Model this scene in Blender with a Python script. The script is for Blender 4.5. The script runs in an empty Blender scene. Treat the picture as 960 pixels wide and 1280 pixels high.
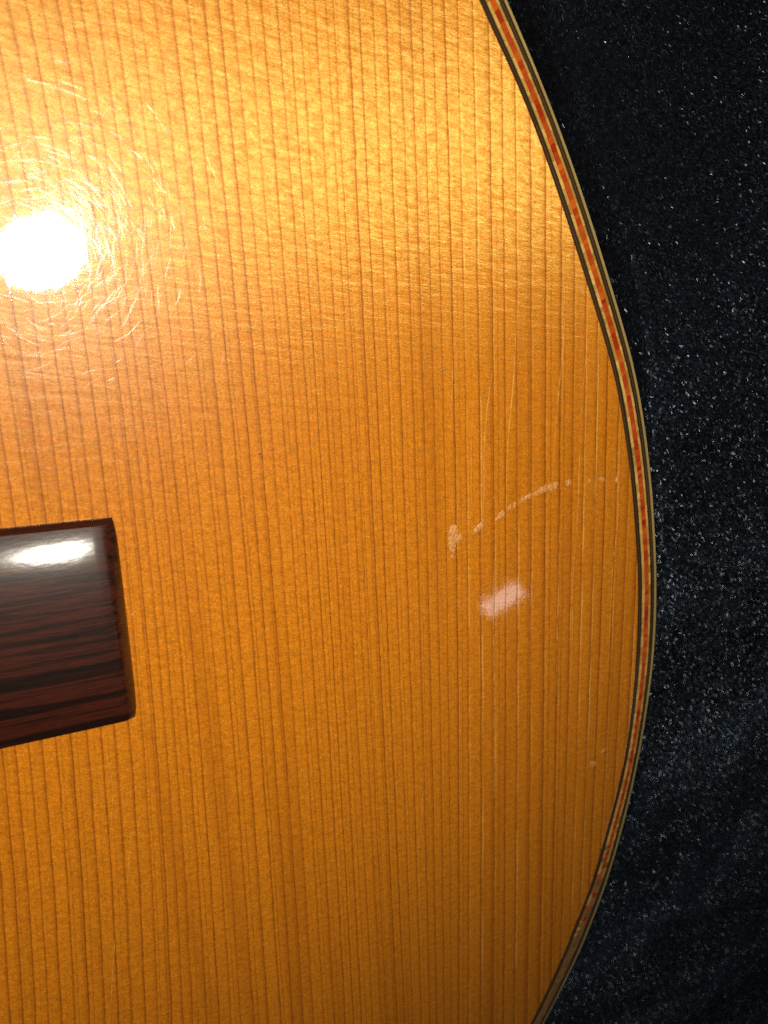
import bpy, math, random
import numpy as np
from mathutils import Matrix, Vector, noise as mnoise
random.seed(7); rng = np.random.default_rng(7)
sc = bpy.context.scene

# ------------------------------------------------------------------ camera
# close-up pose: solved from the vanishing points of the grain and the bridge
F = 962.0                                   # focal length for a frame 1280 high
nz = np.array([-555., -380., F]); nz /= np.linalg.norm(nz)
dy = np.array([120., 2260., F]); dy -= nz * (dy @ nz); dy /= np.linalg.norm(dy)
AY = -dy; AZ = -nz; AX = np.cross(AY, AZ)
CAM = np.array([-10.10, 57.99, 105.0])      # millimetres above the soundboard

def at(u, v, z=0.0):
    """point of the plane z (mm) seen at photograph pixel (u, v)"""
    d = np.array([u - 480., v - 640., F]); r = np.array([d @ AX, d @ AY, d @ AZ])
    return CAM + (z - CAM[2]) / r[2] * r

cd = bpy.data.cameras.new("camera"); cam = bpy.data.objects.new("camera", cd)
sc.collection.objects.link(cam); sc.camera = cam
right = np.array([AX[0], AY[0], AZ[0]]); up = -np.array([AX[1], AY[1], AZ[1]]); back = -np.array([AX[2], AY[2], AZ[2]])
m = Matrix.Identity(4)
for i in range(3):
    m[i][0] = right[i]; m[i][1] = up[i]; m[i][2] = back[i]; m[i][3] = CAM[i] / 1000
cam.matrix_world = m
cd.sensor_fit = 'VERTICAL'; cd.sensor_height = 24; cd.lens = 24 * F / 1280
cd.clip_start = 0.005; cd.clip_end = 5
foc = at(560, 620)
cd.dof.use_dof = True; cd.dof.focus_distance = float((foc - CAM) @ -back) / 1000; cd.dof.aperture_fstop = 20

# ------------------------------------------------------------------ light
w = bpy.data.worlds.new("World"); sc.world = w; w.use_nodes = True
w.node_tree.nodes["Background"].inputs[0].default_value = (0.75, 0.85, 1.0, 1)
w.node_tree.nodes["Background"].inputs[1].default_value = 0.012

def lamp(name, hit, height, size, power, col, size_y=None, shape='DISK', span=None, keep=False):
    """area lamp whose mirror image in the lacquer shows at the point `hit`"""
    out = hit - CAM; out[2] = -out[2]; out /= out[2]
    p = hit + out * height
    ld = bpy.data.lights.new(name, 'AREA'); ld.shape = shape; ld.size = size
    if size_y: ld.size_y = size_y
    ld.energy = power; ld.color = col
    o = bpy.data.objects.new(name, ld); sc.collection.objects.link(o)
    o.location = p / 1000
    if span is None:
        o.rotation_euler = Vector((hit - p)).to_track_quat('-Z', 'Y').to_euler()
    else:                                             # long side mirrors onto the line between two points of the board
        e = []
        for q in span:
            d = q - CAM; d[2] = -d[2]; e.append(q + d / d[2] * height)
        zz = Vector(p - hit).normalized(); xx = Vector(e[1] - e[0]); xx = (xx - zz * xx.dot(zz)).normalized(); yy = zz.cross(xx)
        o.rotation_euler = Matrix((xx, yy, zz)).transposed().to_euler()
        if not keep: ld.size = float(np.linalg.norm(e[1] - e[0])) / 1000
    return o
lamp("key_lamp", at(50, 316), 178, 0.0262, 0.455, (1.0, 0.94, 0.78), size_y=0.0205, shape='ELLIPSE', span=(at(20, 330), at(80, 300)), keep=True)
lamp("far_lamp", at(628, 749), 1000, 0.110, 0.062, (1.0, 0.88, 0.80), size_y=0.034, shape='RECTANGLE', span=(at(608, 763), at(650, 736)))

vs = sc.view_settings
vs.view_transform = 'Standard'; vs.look = 'None'; vs.exposure = 0.0; vs.gamma = 1; vs.use_curve_mapping = False
sc.cycles.use_denoising = False
sc.cycles.max_bounces = 6; sc.cycles.use_light_tree = False

# ------------------------------------------------------------------ helpers
def mesh_obj(name, verts, faces, mat, parent=None, smooth=False, uv=None, tint=None):
    me = bpy.data.meshes.new(name)
    me.from_pydata([tuple(np.asarray(v, float) / 1000) for v in verts], [], faces)
    if smooth: me.polygons.foreach_set("use_smooth", [True] * len(me.polygons))
    if uv is not None:
        l = me.uv_layers.new(name="grain"); idx = np.zeros(len(me.loops), int); me.loops.foreach_get("vertex_index", idx)
        l.data.foreach_set("uv", np.asarray(uv, float)[idx].ravel())
    if tint is not None:
        a = me.attributes.new("tint", 'FLOAT', 'FACE'); a.data.foreach_set("value", np.asarray(tint, float))
    me.materials.append(mat); me.update()
    o = bpy.data.objects.new(name, me); sc.collection.objects.link(o)
    if parent: o.parent = parent
    return o

class G:
    """small node-graph writer"""
    def __init__(s, name):
        s.m = bpy.data.materials.new(name); s.m.use_nodes = True; s.t = s.m.node_tree
        s.b = s.t.nodes["Principled BSDF"]; s.out = s.t.nodes["Material Output"]
    def n(s, typ, ins=None, **kw):
        nd = s.t.nodes.new("ShaderNode" + typ)
        for k, v in kw.items(): setattr(nd, k, v)
        for k, v in (ins or {}).items(): s.put(nd.inputs[k], v)
        return nd
    def put(s, sock, v):
        if isinstance(v, bpy.types.NodeSocket): s.t.links.new(v, sock)
        else: sock.default_value = v
    def math(s, op, a, b=0.0, c=0.0, clamp=False):
        nd = s.n("Math", {0: a, 1: b, 2: c}, operation=op); nd.use_clamp = clamp; return nd.outputs[0]
    def mix(s, f, a, b, mode='MIX'):
        nd = s.t.nodes.new("ShaderNodeMix"); nd.data_type = 'RGBA'; nd.blend_type = mode
        s.put(nd.inputs[0], f); s.put(nd.inputs[6], a); s.put(nd.inputs[7], b); return nd.outputs[2]
    def ramp(s, f, stops, interp='LINEAR'):
        nd = s.n("ValToRGB", {0: f}); r = nd.color_ramp; r.interpolation = interp
        while len(r.elements) < len(stops): r.elements.new(0.5)
        for e, (p, c) in zip(r.elements, stops):
            e.position = p; e.color = (c, c, c, 1) if not hasattr(c, '__len__') else (*c, 1)
        return nd.outputs[0]
    def coords(s, scale=(1, 1, 1), rot=0.0):
        tc = s.n("TexCoord").outputs["Object"]
        r = s.n("Mapping", {"Vector": tc, "Rotation": (0, 0, rot)}, vector_type='POINT').outputs[0]
        return s.n("VectorMath", {0: r, 1: tuple(1000 * k for k in scale)}, operation='MULTIPLY').outputs[0]
    def noise(s, co, scale=1.0, detail=2.0, rough=0.5, dist=0.0):
        return s.n("TexNoise", {"Vector": co, "Scale": scale, "Detail": detail, "Roughness": rough, "Distortion": dist}).outputs[0]
    def bump(s, h, dist, strength=1.0, normal=None):
        nd = s.n("Bump", {"Height": h, "Distance": dist, "Strength": strength})
        if normal: s.put(nd.inputs["Normal"], normal)
        return nd.outputs[0]
    def set(s, **kw):
        for k, v in kw.items(): s.put(s.b.inputs[k.replace('_', ' ')], v)

# ------------------------------------------------------------------ materials
def mat_spruce():
    g = G("lacquered_spruce")
    uvn = g.n("UVMap", uv_map="grain").outputs[0]
    sep = g.n("SeparateXYZ", {0: uvn}); ph, yy = sep.outputs[0], sep.outputs[1]
    co = g.coords()
    wob = g.noise(g.coords((0.5, 0.10, 1)), 1.0, 3.0)
    wob2 = g.noise(g.coords((2.5, 1.1, 1)), 1.0, 2.0)
    ph = g.math('ADD', ph, g.math('MULTIPLY', g.math('SUBTRACT', wob, 0.5), 0.16))
    ph = g.math('ADD', ph, g.math('MULTIPLY', g.math('SUBTRACT', wob2, 0.5), 0.10))
    fr = g.math('FRACT', ph); cell = g.math('FLOOR', ph)
    w1 = g.n("TexWhiteNoise", {"W": cell}, noise_dimensions='1D').outputs[0]
    w2 = g.n("TexWhiteNoise", {"W": g.math('ADD', cell, 37.3)}, noise_dimensions='1D').outputs[0]
    line = g.ramp(fr, [(0.0, 0.55), (0.03, 0.12), (0.09, 0.0), (0.83, 0.0), (0.93, 0.50), (0.965, 1.0)])
    soft = g.ramp(fr, [(0.0, 0.25), (0.06, 0.0), (0.45, 0.05), (0.80, 0.35), (1.0, 1.0)])
    along = g.noise(g.coords((1.6, 0.22, 1)), 1.0, 3.0, 0.6)
    ls = g.math('MULTIPLY', g.math('MULTIPLY_ADD', w1, 0.60, 0.45), g.math('MULTIPLY_ADD', along, 1.5, 0.02), clamp=True)
    dash = g.noise(g.coords((6.0, 2.4, 1)), 1.0, 2.0, 0.6)
    ls = g.math('MULTIPLY', ls, g.math('MULTIPLY_ADD', dash, 1.0, 0.45), clamp=True)
    line = g.math('MULTIPLY', line, ls)
    ss = g.math('MULTIPLY', soft, g.math('MULTIPLY_ADD', w2, 0.60, 0.25))
    # base colour: honey spruce under aged varnish
    big = g.noise(g.coords((0.03, 0.012, 1)), 1.0, 3.0)
    col = g.mix(big, (0.92, 0.262, 0.003, 1), (0.99, 0.325, 0.006, 1))
    tone = g.n("TexWhiteNoise", {"W": g.math('ADD', cell, 11.7)}, noise_dimensions='1D').outputs[0]
    col = g.mix(g.math('MULTIPLY', tone, 0.16), col, (0.64, 0.18, 0.008, 1))
    fib = g.noise(g.coords((9.0, 0.35, 1)), 1.0, 3.0, 0.65)            # fine fibres along the grain
    col = g.mix(g.ramp(fib, [(0.42, 0.0), (0.68, 0.45)]), col, (0.50, 0.145, 0.006, 1))
    fleck = g.noise(g.coords((2.2, 6.5, 1), 0.05), 1.0, 3.0, 0.7)      # medullary flecks across it
    col = g.mix(g.ramp(fleck, [(0.47, 0.0), (0.62, 0.60)]), col, (0.42, 0.115, 0.005, 1))
    col = g.mix(g.ramp(fleck, [(0.34, 0.65), (0.47, 0.0)]), col, (1.0, 0.50, 0.06, 1))
    mott = g.noise(g.coords((2.0, 3.4, 1), 0.2), 1.0, 3.0, 0.75)
    col = g.mix(g.ramp(mott, [(0.46, 0.0), (0.64, 0.40)]), col, (0.48, 0.13, 0.006, 1))
    col = g.mix(ss, col, (0.42, 0.110, 0.006, 1))
    col = g.mix(line, col, (0.20, 0.036, 0.002, 1))
    # fainter rings between the strong ones
    f2 = g.math('FRACT', g.math('ADD', g.math('MULTIPLY', ph, 2.0), g.math('MULTIPLY', w2, 0.5)))
    ln2 = g.math('MULTIPLY', g.ramp(f2, [(0.0, 0.3), (0.05, 0.0), (0.72, 0.0), (0.93, 1.0), (1.0, 0.3)]), g.math('MULTIPLY', g.n("TexWhiteNoise", {"W": g.math('FLOOR', g.math('MULTIPLY', ph, 2.0))}, noise_dimensions='1D').outputs[0], g.math('MULTIPLY', along, 1.3)))
    col = g.mix(ln2, col, (0.30, 0.075, 0.004, 1))
    f3 = g.noise(g.coords((22.0, 0.8, 1)), 1.0, 2.0, 0.6)
    col = g.mix(g.ramp(f3, [(0.45, 0.0), (0.66, 0.35)]), col, (0.45, 0.12, 0.005, 1))
    # ridge glints painted into the colour: pale hairlines beside the rings towards the rim
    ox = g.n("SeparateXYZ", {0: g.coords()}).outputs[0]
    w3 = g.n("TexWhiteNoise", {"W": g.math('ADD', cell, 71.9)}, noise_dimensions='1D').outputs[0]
    glint = g.math('MULTIPLY', g.ramp(fr, [(0.02, 0.0), (0.06, 1.0), (0.11, 1.0), (0.15, 0.0)]), g.ramp(g.math('MULTIPLY', ox, 0.01), [(0.40, 0.0), (0.75, 1.0)]))
    glint = g.math('MULTIPLY', glint, g.math('MULTIPLY', g.ramp(w3, [(0.2, 0.0), (0.8, 0.9)]), g.ramp(g.noise(g.coords((0.3, 0.05, 1)), 1.0, 3.0), [(0.42, 0.0), (0.58, 1.0)])))
    col = g.mix(glint, col, (1.0, 0.50, 0.10, 1))
    # a few darker streaks running along the grain
    st = g.noise(g.coords((0.16, 0.006, 1)), 1.0, 2.0)
    col = g.mix(g.ramp(st, [(0.54, 0.0), (0.68, 0.30)]), col, (0.44, 0.11, 0.003, 1))
    # relief under and in the lacquer
    ridge = g.math('SUBTRACT', g.math('MULTIPLY', soft, 0.6), g.math('MULTIPLY', line, 1.0))
    silk = g.noise(g.coords((0.16, 0.75, 1), math.radians(14)), 1.0, 3.0, 0.6)
    peel = g.noise(co, 0.9, 2.0); grit = g.noise(co, 4.5, 2.0)
    h = g.math('ADD', g.math('MULTIPLY', ridge, 0.0045), g.math('MULTIPLY', peel, 0.0030))
    h = g.math('ADD', h, g.math('MULTIPLY', grit, 0.0005))
    coatn = g.bump(h, 0.001, 1.0)
    h2 = g.math('ADD', g.math('MULTIPLY', fleck, 0.030), g.math('MULTIPLY', silk, 0.085))
    h2 = g.math('ADD', h2, g.math('MULTIPLY', ridge, 0.03))
    # fibre run-out tips the silk towards the bridge side
    tilt = g.n("Combine" "XYZ", {0: 0.0, 1: -0.085, 2: 1.0}).outputs[0]
    tilt = g.n("VectorMath", {0: tilt}, operation='NORMALIZE').outputs[0]
    silkn = g.bump(h2, 0.001, 1.0, tilt)
    g.set(Base_Color=col, Roughness=0.38, Specular_IOR_Level=0.30, Normal=g.bump(h2, 0.001, 0.45),
          Coat_Weight=1.0, Coat_Roughness=0.04, Coat_IOR=1.5, Coat_Normal=coatn)
    tan = g.n("Tangent", direction_type='UV_MAP', uv_map="grain").outputs[0]
    blot = g.noise(g.coords((0.55, 1.25, 1), 0.25), 1.0, 5.0, 0.80, 0.4)
    sheen = g.n("BsdfAnisotropic", {"Color": g.mix(g.math('ADD', line, ss, clamp=True), (1.0, 0.72, 0.20, 1), (0.50, 0.22, 0.04, 1)),
                "Roughness": 0.50, "Anisotropy": 0.70, "Rotation": 0.25, "Normal": silkn, "Tangent": tan}).outputs[0]
    fac = g.ramp(blot, [(0.38, 0.08), (0.62, 0.35)])
    ms = g.n("MixShader", {0: fac, 1: g.b.outputs[0], 2: sheen}).outputs[0]
    g.t.links.new(ms, g.out.inputs[0])
    return g.m

def mat_rosewood(rot, gloss=0.145):
    g = G("dark_rosewood")
    a = g.noise(g.coords((0.022, 0.62, 0.6), rot), 1.0, 6.0, 0.66, 0.15)
    b = g.noise(g.coords((0.28, 6.0, 4), rot), 1.0, 4.0, 0.7)
    c = g.ramp(a, [(0.36, (0.006, 0.002, 0.001)), (0.46, (0.018, 0.004, 0.002)), (0.52, (0.062, 0.011, 0.005)),
                   (0.59, (0.034, 0.007, 0.003)), (0.64, (0.006, 0.002, 0.002)), (0.76, (0.050, 0.012, 0.004))])
    c = g.mix(g.ramp(b, [(0.45, 0.0), (0.68, 0.8)]), c, (0.012, 0.005, 0.004, 1))
    pores = g.noise(g.coords((0.5, 7.0, 5), rot), 1.0, 1.0)
    g.set(Base_Color=c, Roughness=0.5, Specular_IOR_Level=0.2, Coat_Weight=0.5, Coat_Roughness=gloss,
          Normal=g.bump(pores, 0.001, 0.05), Coat_Normal=g.bump(g.noise(g.coords((0.6, 2, 2), rot), 1.0, 2), 0.001, 0.012))
    return g.m

def mat_tint(name, c0, c1, rough=0.35, coat=0.6, grain=0.3):
    """wood strips: colour varies from block to block through the face attribute"""
    g = G(name)
    t = g.n("Attribute", attribute_name="tint").outputs["Fac"]
    n = g.noise(g.coords(), 2.3, 3.0, 0.6)
    c = g.mix(t, (*c0, 1), (*c1, 1))
    c = g.mix(g.math('MULTIPLY', n, grain), c, (c0[0] * .35, c0[1] * .3, c0[2] * .3, 1))
    g.set(Base_Color=c, Roughness=rough, Coat_Weight=coat, Coat_Roughness=0.15, Normal=g.bump(n, 0.001, 0.03))
    return g.m

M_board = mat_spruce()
M_bridge = mat_rosewood(math.radians(7.6))
M_side = mat_rosewood(0.4, 0.2)
M_dark = mat_tint("ebonised_line", (0.030, 0.014, 0.006), (0.070, 0.036, 0.014))
M_brown = mat_tint("brown_line", (0.10, 0.055, 0.022), (0.15, 0.085, 0.035))
M_cream = mat_tint("cream_wood", (0.46, 0.22, 0.04), (0.90, 0.58, 0.16), grain=0.45)
M_red = mat_tint("red_dyed_wood", (0.40, 0.022, 0.003), (0.80, 0.15, 0.012), grain=0.5)
M_bind = mat_tint("straw_binding", (0.46, 0.33, 0.11), (0.56, 0.42, 0.15), grain=0.35)

M_tan = mat_tint("brown_tan_wood", (0.26, 0.11, 0.03), (0.42, 0.22, 0.08), grain=0.4)
def mat_chip():
    g = G("bare_chipped_wood"); n = g.noise(g.coords((4.0, 1.2, 1), 0.35), 1.0, 3.0, 0.7)
    g.set(Base_Color=g.ramp(n, [(0.38, (0.46, 0.14, 0.015)), (0.50, (0.62, 0.25, 0.05)), (0.66, (0.78, 0.44, 0.20))]),
          Roughness=0.40, Normal=g.bump(n, 0.001, 0.3))
    return g.m
M_chip = mat_chip()
def mat_crack():
    g = G("lacquer_crack"); n = g.noise(g.coords((1, 0.5, 1)), 0.8, 2.0)
    g.set(Base_Color=(0.98, 0.47, 0.085, 1), Roughness=0.3, Coat_Weight=0.8, Coat_Roughness=0.2)
    tr = g.n("BsdfTransparent").outputs[0]
    ms = g.n("MixShader", {0: g.ramp(n, [(0.35, 0.15), (0.62, 0.85)]), 1: tr, 2: g.b.outputs[0]}).outputs[0]
    g.t.links.new(ms, g.out.inputs[0]); return g.m
M_crack = mat_crack()
def mat_scratch():
    g = G("lacquer_scratch")
    gl = g.n("BsdfAnisotropic", {"Color": (1, 1, 1, 1), "Roughness": 0.20}).outputs[0]
    tr = g.n("BsdfTransparent").outputs[0]
    ms = g.n("MixShader", {0: 0.035, 1: tr, 2: gl}).outputs[0]
    g.t.links.new(ms, g.out.inputs[0]); return g.m
M_scratch = mat_scratch()
def mat_velvet():
    g = G("black_velvet_backing"); n = g.noise(g.coords(), 0.8, 3.0)
    g.set(Base_Color=g.ramp(n, [(0.4, (0.0015, 0.0018, 0.003)), (0.7, (0.006, 0.007, 0.011))]), Roughness=0.9, Specular_IOR_Level=0.1)
    return g.m
def mat_pile():
    g = G("black_velvet_pile")
    t = g.n("Attribute", attribute_name="tint").outputs["Fac"]
    g.set(Base_Color=g.mix(t, (0.012, 0.017, 0.036, 1), (0.16, 0.23, 0.38, 1)), Roughness=0.36, IOR=2.7, Specular_IOR_Level=0.9,
          Specular_Tint=(0.66, 0.82, 1.0, 1))
    return g.m
M_velvet = mat_velvet(); M_pile = mat_pile()

# ------------------------------------------------------------------ body outline (mm)
outer_px = [(634,0),(681,109),(721,218),(741,280),(777.5,400),(789.5,444),(800,488),(806,531),(812,575),(816,619),(819.5,680),(821,710),(820,780),(816,837),(808,893),(799,945),(788,997),(777,1040),(763,1090),(745,1140),(725,1190),(700,1240),(680,1280)]
inner_px = [(597,0),(649,109),(670,164),(689.5,218),(710,280),(745,390),(761,444),(772,488),(778.6,531),(786,575),(790.6,619),(795,680),(797.5,710),(797,780),(794,837),(789,890),(781.5,945),(769.6,997),(757,1040),(744,1090),(725,1140),(705,1190),(683,1240),(665,1280)]
top_ext = [(-97, 345), (-55, 340), (-8, 322), (20, 290), (30, 255), (27, 215), (25, 180), (32, 145), (47, 113)]
bot_ext = [(71, -172), (48, -197), (15, -217), (-30, -231), (-97, -237)]
half = top_ext + [tuple(at(*p, -0.6)[:2]) for p in outer_px] + bot_ext
MX = -97.0
full = half + [(2 * MX - x, y) for x, y in reversed(half[1:-1])]

def resample(P, n, closed=True):
    P = np.array(P, float)
    if closed: P = np.vstack([P, P[:1]])
    s = np.r_[0, np.cumsum(np.linalg.norm(np.diff(P, axis=0), axis=1))]
    t = np.linspace(0, s[-1], n, endpoint=not closed)
    return np.c_[np.interp(t, s, P[:, 0]), np.interp(t, s, P[:, 1])], s[-1]
NS = 1400
C0, LEN = resample(full, NS)
def smooth_loop(A, sig):
    k = np.arange(-int(3 * sig), int(3 * sig) + 1); g = np.exp(-.5 * (k / sig) ** 2); g /= g.sum()
    return sum(gk * np.roll(A, -kk, axis=0) for kk, gk in zip(k, g))
ds = LEN / NS
C0 = smooth_loop(C0, 6.0 / ds)
Tn = np.roll(C0, -1, 0) - np.roll(C0, 1, 0); Tn /= np.linalg.norm(Tn, axis=1)[:, None]
NORM = np.c_[-Tn[:, 1], Tn[:, 0]]                     # outward: loop runs clockwise
IN = np.array([at(*p)[:2] for p in inner_px])
IN, _ = resample(IN, 400, False)
seg_y = (C0[:, 1] < IN[0, 1] - 2) & (C0[:, 1] > IN[-1, 1] + 4) & (C0[:, 0] > 0)
Wd = np.full(NS, np.nan)
Wd[seg_y] = [np.min(np.linalg.norm(IN - p, axis=1)) for p in C0[seg_y]]
idx = np.arange(NS); ok = ~np.isnan(Wd); Wd = np.interp(idx, idx[ok], Wd[ok]); Wd = smooth_loop(Wd, 5.0 / ds)

def ring(frac):                                       # 0 = soundboard side, 1 = outermost
    return C0 - NORM * (Wd * (1 - frac))[:, None]
def zprof(fr): return -0.55 * fr ** 3

root = bpy.data.objects.new("classical_guitar", None); sc.collection.objects.link(root)
root.location = (0, 0, 0)
root["label"] = "honey coloured guitar top with dark rosewood bridge and red mosaic purfling, row of chips"
root["category"] = "guitar"

# ------------------------------------------------------------------ soundboard: grain lines traced from the wood
row450 = [5,23,42,63,81,99,117,133,149,161,171,187,203,218,230,247,266,283,301,317,332,348,364,381,393,405,422,435,441,458,470,485,500,516,528,541,553,567,581,599,617,632,647,665,683,702,718,732,747,760]
row450 = [5 - 17 * k for k in range(14, 0, -1)] + row450 + [760 + 15 * k for k in range(1, 9)]
R = np.array(row450, float)
def warp(x, src, dst):
    x = np.asarray(x, float); y = np.interp(x, src, dst)
    lo = x < src[0]; hi = x > src[-1]
    y[lo] = dst[0] + (x[lo] - src[0]) * (dst[1] - dst[0]) / (src[1] - src[0])
    y[hi] = dst[-1] + (x[hi] - src[-1]) * (dst[-1] - dst[-2]) / (src[-1] - src[-2])
    return y
r0 = warp(R, [99, 217, 293, 485, 599, 760], [8, 159, 246, 466, 591, 764])
r820 = warp(R, [99, 187, 283, 437, 617, 665, 747], [128, 226, 319, 456, 618, 663, 738])
r1240 = warp(r820, [123, 167, 305, 427, 476, 575, 617, 678, 700], [163, 199, 336, 450, 497, 575.5, 616, 674, 691])
lines = []
for k in range(len(R)):
    pf = np.polyfit([0, 450, 820, 1240], [r0[k], R[k], r820[k], r1240[k]], 2)
    pts = np.array([at(np.polyval(pf, v), v)[:2] for v in range(-240, 1561, 150)])
    lines.append(pts[np.argsort(pts[:, 1])])
def phase_row(y):
    xs = np.array([np.interp(y, p[:, 1], p[:, 0]) for p in lines]); xs = np.maximum.accumulate(xs + np.arange(len(xs)) * 1e-4)
    ks = np.arange(len(xs), dtype=float)
    xs = np.r_[xs[0] - 250, xs, xs[-1] + 100]; ks = np.r_[-140, ks, len(ks) + 45]
    return xs, ks
inner_loop = ring(0.0)
def x_range(y):
    a = inner_loop; b = np.roll(a, -1, 0); cr = (a[:, 1] - y) * (b[:, 1] - y) <= 0
    A, B = a[cr], b[cr]; t = (y - A[:, 1]) / (B[:, 1] - A[:, 1] + 1e-12); x = A[:, 0] + t * (B[:, 0] - A[:, 0])
    return x.min(), x.max()
ys = np.r_[np.arange(inner_loop[:, 1].min() + .2, -160, 6.0), np.arange(-160, 90, 1.2), np.arange(90, inner_loop[:, 1].max() - .2, 6.0)]
ncol = 300
tt = np.r_[np.linspace(0, 0.42, 20, endpoint=False), np.linspace(0.42, 1, ncol - 20)]
V, UV, Fc = [], [], []
for j, y in enumerate(ys):
    x0, x1 = x_range(y); xs, ks = phase_row(y)
    for t in tt:
        x = x0 + (x1 - x0) * t; V.append((x, y, 0.0)); UV.append((np.interp(x, xs, ks), y * 0.01))
    if j:
        a = (j - 1) * ncol; b = j * ncol
        Fc += [(a + i, a + i + 1, b + i + 1, b + i) for i in range(ncol - 1)]
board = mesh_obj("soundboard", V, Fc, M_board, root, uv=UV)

# ------------------------------------------------------------------ purfling, binding and side
def strip(name, f0, f1, mat, dz=0.0, gap=0.02, kindless=True):
    A, B = ring(f0), ring(f1); V = []; Fc = []
    T = B - A; L = np.linalg.norm(T, axis=1)[:, None]; A = A + T / L * gap; B = B - T / L * gap
    z0, z1 = zprof(f0) + dz, zprof(f1) + dz
    for i in range(NS):
        j = smooth_wob[i]
        V += [(*A[i], -1.2), (*A[i], z0 + j), (*B[i], z1 + j), (*B[i], -1.2)]
    for i in range(NS):
        a = 4 * i; b = 4 * ((i + 1) % NS)
        Fc += [(a + k, a + k + 1, b + k + 1, b + k) for k in range(3)]
    o = mesh_obj(name, V, Fc, mat, root, tint=np.repeat(rng.random(NS // 20 + 1), 20)[:NS].repeat(3))
    return o
smooth_wob = smooth_loop(rng.normal(0, 0.05, NS), 3)

def blocks(name, f0, f1, mat, mean, bias):
    """row of small inlaid blocks, each with its own edges, height and tone"""
    A, B = ring(f0), ring(f1); V = []; Fc = []; tint = []
    s = 0.0
    AA = np.vstack([A, A[:1]]); BB = np.vstack([B, B[:1]]); st = np.arange(NS + 1) * ds
    while s < LEN - 2:
        l = mean * rng.uniform(0.55, 1.5); e = s + l - 0.03
        z = rng.normal(0, 0.015); h = []
        for q in (s, e):
            pa = np.array([np.interp(q, st, AA[:, 0]), np.interp(q, st, AA[:, 1])]); pb = np.array([np.interp(q, st, BB[:, 0]), np.interp(q, st, BB[:, 1])])
            d = (pb - pa); d /= np.linalg.norm(d); w0, w1 = rng.uniform(0.0, 0.05, 2)
            h.append((pa + d * w0, pb - d * w1))
        b = len(V); z0, z1 = zprof(f0) + z, zprof(f1) + z
        (a0, b0), (a1, b1) = h
        V += [(*a0, z0), (*b0, z1), (*b1, z1), (*a1, z0), (*a0, -1.2), (*b0, -1.2), (*b1, -1.2), (*a1, -1.2)]
        Fc += [(b, b + 1, b + 2, b + 3), (b, b + 4, b + 5, b + 1), (b + 1, b + 5, b + 6, b + 2), (b + 2, b + 6, b + 7, b + 3), (b + 3, b + 7, b + 4, b)]
        tint += [float(np.clip(rng.beta(*bias), 0, 1))] * 5
        s += l
    o = mesh_obj(name, V, Fc, mat, root, tint=tint); o["kind"] = "stuff"
    o.data.materials.append(M_tan)                       # towards the tail more of the blocks turn brown-tan
    for p in o.data.polygons:
        y = V[p.vertices[0]][1]
        if random.Random(p.index // 5).random() < (-95 - y) / 35: p.material_index = 1
    return o
strip("purfling_bed", 0.0, 0.99, M_dark, -0.14, 0.0)
fr = [0, .085, .115, .205, .33, .535, .64, .725, .765, .85, 1.0]
strip("purfling_line", fr[0], fr[1], M_dark)
strip("purfling_line", fr[1], fr[2], M_brown)
strip("purfling_line", fr[2], fr[3], M_dark)
blocks("mosaic_strip", fr[3], fr[4], M_cream, 1.3, (2.0, 1.6))
blocks("mosaic_strip", fr[4], fr[5], M_red, 1.15, (1.4, 1.6))
blocks("mosaic_strip", fr[5], fr[6], M_cream, 1.6, (1.6, 2.2))
strip("purfling_line", fr[6], fr[7], M_dark)
strip("purfling_line", fr[7], fr[8], M_brown)
strip("purfling_line", fr[8], fr[9], M_dark)
# binding with a rounded outer corner running down the side
A = ring(fr[9]); V = []; Fc = []
for i in range(NS):
    n = NORM[i]; j = smooth_wob[i]
    V += [(*A[i], -1.2), (*(A[i] + n * .02), zprof(.85) + j + .01), (*(C0[i] - n * .12), zprof(.97) + j), (*C0[i], -0.75), (*(C0[i] + n * .03), -2.2)]
for i in range(NS):
    a = 5 * i; b = 5 * ((i + 1) % NS); Fc += [(a + k, a + k + 1, b + k + 1, b + k) for k in range(4)]
mesh_obj("binding", V, Fc, M_bind, root, tint=np.repeat(rng.random(NS // 35 + 1), 35)[:NS].repeat(4))
V = []; Fc = []
for i in range(NS): V += [(*(C0[i] + NORM[i] * .0), -2.2), (*C0[i], -94)]
for i in range(NS): a = 2 * i; b = 2 * ((i + 1) % NS); Fc.append((a, a + 1, b + 1, b))
side = mesh_obj("side", V, Fc, M_side, root)
bk = [(*p, -94) for p in C0[::7]]
mesh_obj("back", bk, [tuple(range(len(bk)))], M_side, root)

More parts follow.
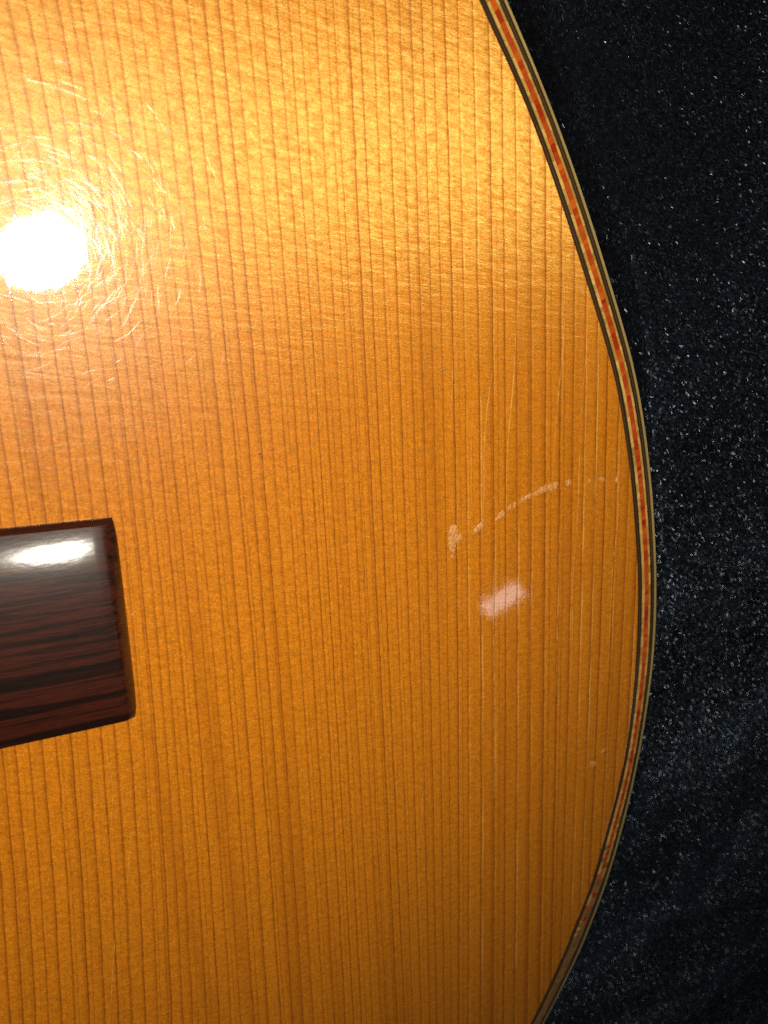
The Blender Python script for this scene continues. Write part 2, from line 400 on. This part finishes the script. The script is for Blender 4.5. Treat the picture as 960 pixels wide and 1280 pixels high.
# ------------------------------------------------------------------ bridge
top_c, bot_c = at(143, 646)[:2], at(171.5, 893)[:2]
ddir = np.array([-math.cos(math.radians(7.6)), math.sin(math.radians(7.6))])
BL = 190.0
svals = [0.0, 0.0, 0.12, 0.5, 1.0, 1.6, 1.9, 2.3, 3.5] + list(np.linspace(6, BL / 2, 14))
hs = [0.0, 0.85, 1.15, 1.85, 2.6, 3.42, 3.62, 3.75, 3.85] + [3.9] * 14
tv = np.r_[-1.0, -1.0, -0.985, np.linspace(-.96, .96, 33), 0.985, 1.0, 1.0]
V = []; Fc = []
sm = list(zip(svals, hs)); sm = sm + [(BL - s, h) for s, h in reversed(sm)]
nt = len(tv)
for si, (s, h) in enumerate(sm):
    e = min(s, BL - s)
    blk = 0.0
    if e > 52: blk = min(1.0, (e - 52) / 6)
    for ti, t in enumerate(tv):
        rr = 0.35 * max(0, 1 - e / 0.5) * abs(t) ** 12          # softened corners
        p = bot_c + (top_c - bot_c) * (0.5 + 0.5 * t) + ddir * (s + (rr if s < BL / 2 else -rr))
        g_ = 1 - 0.62 * abs(t) ** 2.6 - 0.10 * t
        if abs(t) > .97: g_ = 1 - 0.62 - .10 * t - 6 * (abs(t) - .97)
        z = h * g_ + blk * 4.5 * (1 - abs(t) ** 6)
        if ti in (0, nt - 1) or si in (0, len(sm) - 1): z = 0.0
        V.append((*p, z))
for i in range(len(sm) - 1):
    for j in range(nt - 1):
        a = i * nt + j; Fc.append((a, a + 1, a + nt + 1, a + nt))
bridge = mesh_obj("bridge", V, Fc, M_bridge, root, smooth=True)
bridge.data.set_sharp_from_angle(angle=math.radians(28))

# ------------------------------------------------------------------ damage in the lacquer
def chip(u, v, hw, hh, rot=0.0, lift=0.10, name="gouge", mat=None, n=16):
    """small raised and torn patch of bare wood"""
    c, s = math.cos(math.radians(rot)), math.sin(math.radians(rot)); V = [(*at(u, v)[:2], lift)]; Fc = []
    ph = random.uniform(0, 50)
    for rr, zz in ((0.35, lift * 1.1), (0.7, lift * 0.8), (1.0, 0.006)):
        for k in range(n):
            a = 2 * math.pi * k / n
            q = rr * (1 + 0.30 * mnoise.noise(Vector((math.cos(a) * 1.4 + ph, math.sin(a) * 1.4, rr * .3))) + (0.10 * random.uniform(-1, 1) if rr == 1 else 0))
            x, y = hw * q * math.cos(a), hh * q * math.sin(a)
            p = at(u + x * c - y * s, v + x * s + y * c)
            V.append((p[0], p[1], zz + (random.uniform(-.5, .5) * lift * .8 if rr < 1 else 0)))
    for k in range(n):
        j = (k + 1) % n
        Fc.append((0, 1 + k, 1 + j))
        for r in (0, 1): Fc.append((1 + r * n + k, 1 + (r + 1) * n + k, 1 + (r + 1) * n + j, 1 + r * n + j))
    o = mesh_obj(name, V, Fc, mat or M_chip, board)
    return o
chip(566.5, 674, 5.8, 20, 3, 0.16)["label"] = "long pale gouge, the largest chip in the row"
for a in [(574.5, 673, 3, 6, 5), (597, 661, 3.6, 8.5, 38), (603, 655, 1.2, 7, 12), (622, 647, 2.0, 6, 38), (627, 643, 3.2, 6.0, 30), (637, 635, 1.7, 5, 25), (643, 631.5, 2.0, 4.5, 18),
          (653, 625, 2.0, 5, 40), (657, 622.5, 2.2, 5, 30), (662, 620, 1.8, 4.5, 10), (671, 616, 2.8, 4.5, 45), (676.5, 613, 3.2, 6, 30), (681, 611, 2.2, 5, 12),
          (687.5, 609.5, 3.4, 5, 20), (694.5, 606, 3.2, 4.6, 10), (711, 603.5, 3.6, 4.2, 0), (737, 601, 2.2, 2.6, 0), (752.5, 599.5, 3.6, 3.8, 0), (771.5, 599.5, 2.3, 4.2, 8),
          (741, 955, 4.4, 3.6, -35), (754.5, 938, 1.3, 5.0, 40), (758, 948.5, 1.2, 1.3, 0), (754, 963, 3.2, .8, 5), (760, 972, .8, 5, -3), (165.5, 768, 1.6, 2.6, 80), (618, 622, 2.4, .9, 15)]:
    chip(*a, lift=0.10 if a[2] > 1.5 else .06)
M_hole = mat_tint("dark_speck", (0.01, 0.004, 0.002), (0.02, 0.01, 0.004)); chip(324, 567, 1.6, 1.6, 0, 0.03, "dark_speck", M_hole, 10)

def ribbon(V, Fc, P, w, slope, z=0.008):
    """hair-thin ridge with two sloping faces following the polyline P (mm)"""
    P = np.asarray(P, float); T = np.gradient(P, axis=0); T /= np.linalg.norm(T, axis=1)[:, None] + 1e-9; N = np.c_[-T[:, 1], T[:, 0]]
    m = len(P)
    for i in range(m):
        k = w * (0.35 + 0.65 * math.sin(math.pi * (i + .3) / (m - .4)))
        b = len(V); V += [(*(P[i] - N[i] * k / 2), z), (*P[i], z + slope * k / 2), (*(P[i] + N[i] * k / 2), z)]
        if i: Fc += [(b - 3, b - 2, b + 1, b), (b - 2, b - 1, b + 2, b + 1)]
cracks = [[(615,467),(608,517),(605,560),(605,633),(602.7,656)], [(646,393),(642,477),(637,527),(634,560),(632.5,640)],
          [(707,303),(706,370),(705,427),(700,473),(695,527),(693,560),(690,600)], [(735,370),(733,447),(727,500),(725,560),(722,647),(716,720),(715,840)],
          [(776,520),(775,560),(772,659),(766,706),(762,793),(759,850)], [(744,560),(742,640),(740,706)], [(699,659),(699,700),(697,780),(695,870)],
          [(617.5,700),(617,780),(618,860),(618,930),(617,1000)], [(598,740),(599,800),(600,860)], [(714,700),(713,780),(712,870)],
          [(567,420),(565,493),(564,560)], [(565,607),(565.5,646)], [(131,930),(137,960),(141,986),(139.5,1031),(135,1057)], [(163,1040),(163,1061),(159,1102)],
          [(144,1155),(143,1185),(141,1211),(137,1279)], [(530,932),(528,1011),(522,1074)], [(747,420),(746,470),(745,500)], [(590,500),(589,600),(590,640)],
          [(665,700),(664,780),(663,870)], [(684,650),(683,760)], [(746,860),(744,900),(741,960)], [(728,700),(726,800),(724,900)]]
for k, c in enumerate(cracks):
    P, _ = resample([at(*p)[:2] for p in c], max(6, len(c) * 4), False)
    P[1:-1] = (P[:-2] + P[1:-1] + P[2:]) / 3
    V, Fc = [], []; ribbon(V, Fc, P, 0.18 if k in (0, 1, 2, 3, 4, 6, 7) else 0.09, 0.35)
    mesh_obj("lacquer_crack", V, Fc, M_crack, board)
# chipped lacquer along the inside of the purfling
V, Fc = [], []; il = ring(0.0)
for i in np.where((il[:, 0] > 60) & (il[:, 1] < -45) & (il[:, 1] > -150))[0]:
    if mnoise.noise(Vector((i * .09, 0, 0))) > .05 - (0.25 if il[i, 1] > -110 else 0):
        a, b2 = il[i], il[(i + 1) % NS]; n = -NORM[i]; k = 0.10 + 0.18 * random.random(); q = len(V)
        V += [(*(a - n * .02), .03), (*(b2 - n * .02), .03), (*(b2 + n * k), .012), (*(a + n * k), .012)]; Fc.append((q, q + 1, q + 2, q + 3))
o = mesh_obj("chipped_edge", V, Fc, M_chip, board); o["kind"] = "stuff"
# polishing swirls: fine scratches that catch the lamp round its reflection
hot = at(48, 312)[:2]
V, Fc = [], []
off = at(85, 280)[:2] - hot
for k in range(1700):
    r = abs(random.gauss(0, 1)) * 9 + 1; a = random.uniform(0, 2 * math.pi); c = hot + off * (k % 4 > 0) + r * 0.9 * np.array([math.cos(a), math.sin(a)]); e_ = c - hot; a = math.atan2(e_[1], e_[0])
    L = random.uniform(0.8, 4.5); th = random.gauss(a + math.pi / 2 - 0.15, 0.55); cv = random.uniform(-.10, .10)
    P = []
    for t in np.linspace(-.5, .5, 7): P.append(c + np.array([math.cos(th + cv * t * L), math.sin(th + cv * t * L)]) * t * L)
    ribbon(V, Fc, P, random.uniform(.018, .05), random.uniform(.02, .19), 0.006)
for p, q, w_ in [((20, 226), (60, 232), .16), ((107, 216), (117, 222), .2), ((125, 240), (150, 253), .2), ((122, 228), (152, 262), .12), ((155, 246), (166, 262), .26), ((163, 187), (178, 200), .26), ((62, 108 + 160), (115, 275), .18),
                 ((0, 385), (22, 398), .5), ((20, 365), (75, 378), .25), ((225, 360), (219, 382), .14), ((112, 345), (121, 364), .3)]:
    A_, B_ = at(*p)[:2], at(*q)[:2]; n = np.array([-(B_ - A_)[1], (B_ - A_)[0]]); P = [A_ + (B_ - A_) * t + n * .08 * math.sin(math.pi * t) for t in np.linspace(0, 1, 9)]
    ribbon(V, Fc, P, w_ * .5, 0.16, 0.010)
o = mesh_obj("fine_scratches", V, Fc, M_scratch, board); o["kind"] = "stuff"

# ------------------------------------------------------------------ velvet
def dist_out(P):
    """distance outside the body outline, negative inside"""
    D = np.empty(len(P)); C = C0[::4]; Nn = NORM[::4]
    for a in range(0, len(P), 20000):
        d = P[a:a + 20000, None, :] - C[None]; q = np.einsum('ijk,ijk->ij', d, d); i = q.argmin(1)
        k = np.arange(len(i)); D[a:a + 20000] = np.sqrt(q[k, i]) * np.sign(np.einsum('ij,ij->i', d[k, i], Nn[i]))
    return D
rngp = np.random.default_rng(3)
WV = [(rngp.uniform(-1, 1, 2) / L, rngp.uniform(0, 6.28), A) for L, A in ((60, 2.5), (45, 2.0), (34, 0.9)) for _ in range(2)]
def velvet_z(P):
    d = dist_out(P); s = np.clip((d - 17 - 17 * np.clip((-75 - P[:, 1]) / 60, 0, 1)) / 13, 0, 1); s = s * s * (3 - 2 * s)
    und = sum(A * np.sin(2 * np.pi * (P @ k) + p) for k, p, A in WV)
    far = np.clip((d - 60) / 120, 0, 1)
    return -96 + s * 66 + s * und * 0.35 - 4 * far, d
xs = np.arange(-320, 340, 3.0); yv = np.arange(-460, 400, 3.0)
XX, YY = np.meshgrid(xs, yv); PP = np.c_[XX.ravel(), YY.ravel()]; ZZ, _ = velvet_z(PP)
nx = len(xs); ii = np.arange(len(yv) - 1)[:, None] * nx + np.arange(nx - 1)[None]; ii = ii.ravel()
cloth = mesh_obj("velvet_cloth", np.c_[PP, ZZ], np.c_[ii, ii + 1, ii + nx + 1, ii + nx].tolist(), M_velvet, None, smooth=True)
cloth["label"] = "black velvet cloth with glinting pile beneath and beside the guitar"; cloth["category"] = "cloth"
# the pile: hundreds of thousands of short shiny fibres, crushed in patches
NF = 1000000
P = np.c_[rng.uniform(88, 285, NF), rng.uniform(-345, 110, NF)]
z, d = velvet_z(P); keep = d > 16; P, z = P[keep], z[keep]; n = len(P)
def fld(L, seed):
    r = np.random.default_rng(seed); o = 0
    for _ in range(5):
        k = r.normal(0, 1, 2) / L; o = o + np.sin(2 * np.pi * (P @ k) + r.uniform(0, 6.28))
    return o / 2.2
lean_dir = -1.75 + 0.22 * fld(150, 1) + rng.normal(0, 0.60, n)
lean = 1.0 + 0.09 * fld(110, 2) + 0.20 * fld(40, 9) + 0.12 * fld(18, 12) - 0.30 * np.clip((P[:, 1] - 5) / 60, 0, 1) - 1.0 * np.clip((-95 - P[:, 1]) / 90, 0, 1) + rng.normal(0, 0.40, n)
lean = np.clip(lean, 0.05, 1.5)
ax = np.c_[np.cos(lean_dir) * np.sin(lean), np.sin(lean_dir) * np.sin(lean), np.cos(lean)]
rnd = rng.normal(0, 1, (n, 3)); sd = np.cross(ax, rnd); sd /= np.linalg.norm(sd, axis=1)[:, None]
Lf = rng.uniform(0.40, 0.95, n)[:, None]; wf = rng.uniform(0.035, 0.085, n)[:, None]
base = np.c_[P, z - 0.1]
v = np.empty((n, 4, 3)); v[:, 0] = base - sd * wf / 2; v[:, 1] = base + sd * wf / 2; v[:, 2] = base + ax * Lf + sd * wf / 3; v[:, 3] = base + ax * Lf - sd * wf / 3
me = bpy.data.meshes.new("pile"); me.vertices.add(4 * n); me.vertices.foreach_set("co", (v / 1000).ravel())
me.loops.add(4 * n); me.loops.foreach_set("vertex_index", np.arange(4 * n)); me.polygons.add(n)
me.polygons.foreach_set("loop_start", np.arange(n) * 4); me.update(calc_edges=True)
at_ = me.attributes.new("tint", 'FLOAT', 'FACE'); at_.data.foreach_set("value", rng.random(n) ** 3)
me.materials.append(M_pile); pile = bpy.data.objects.new("pile", me); sc.collection.objects.link(pile); pile.parent = cloth; pile["kind"] = "stuff"
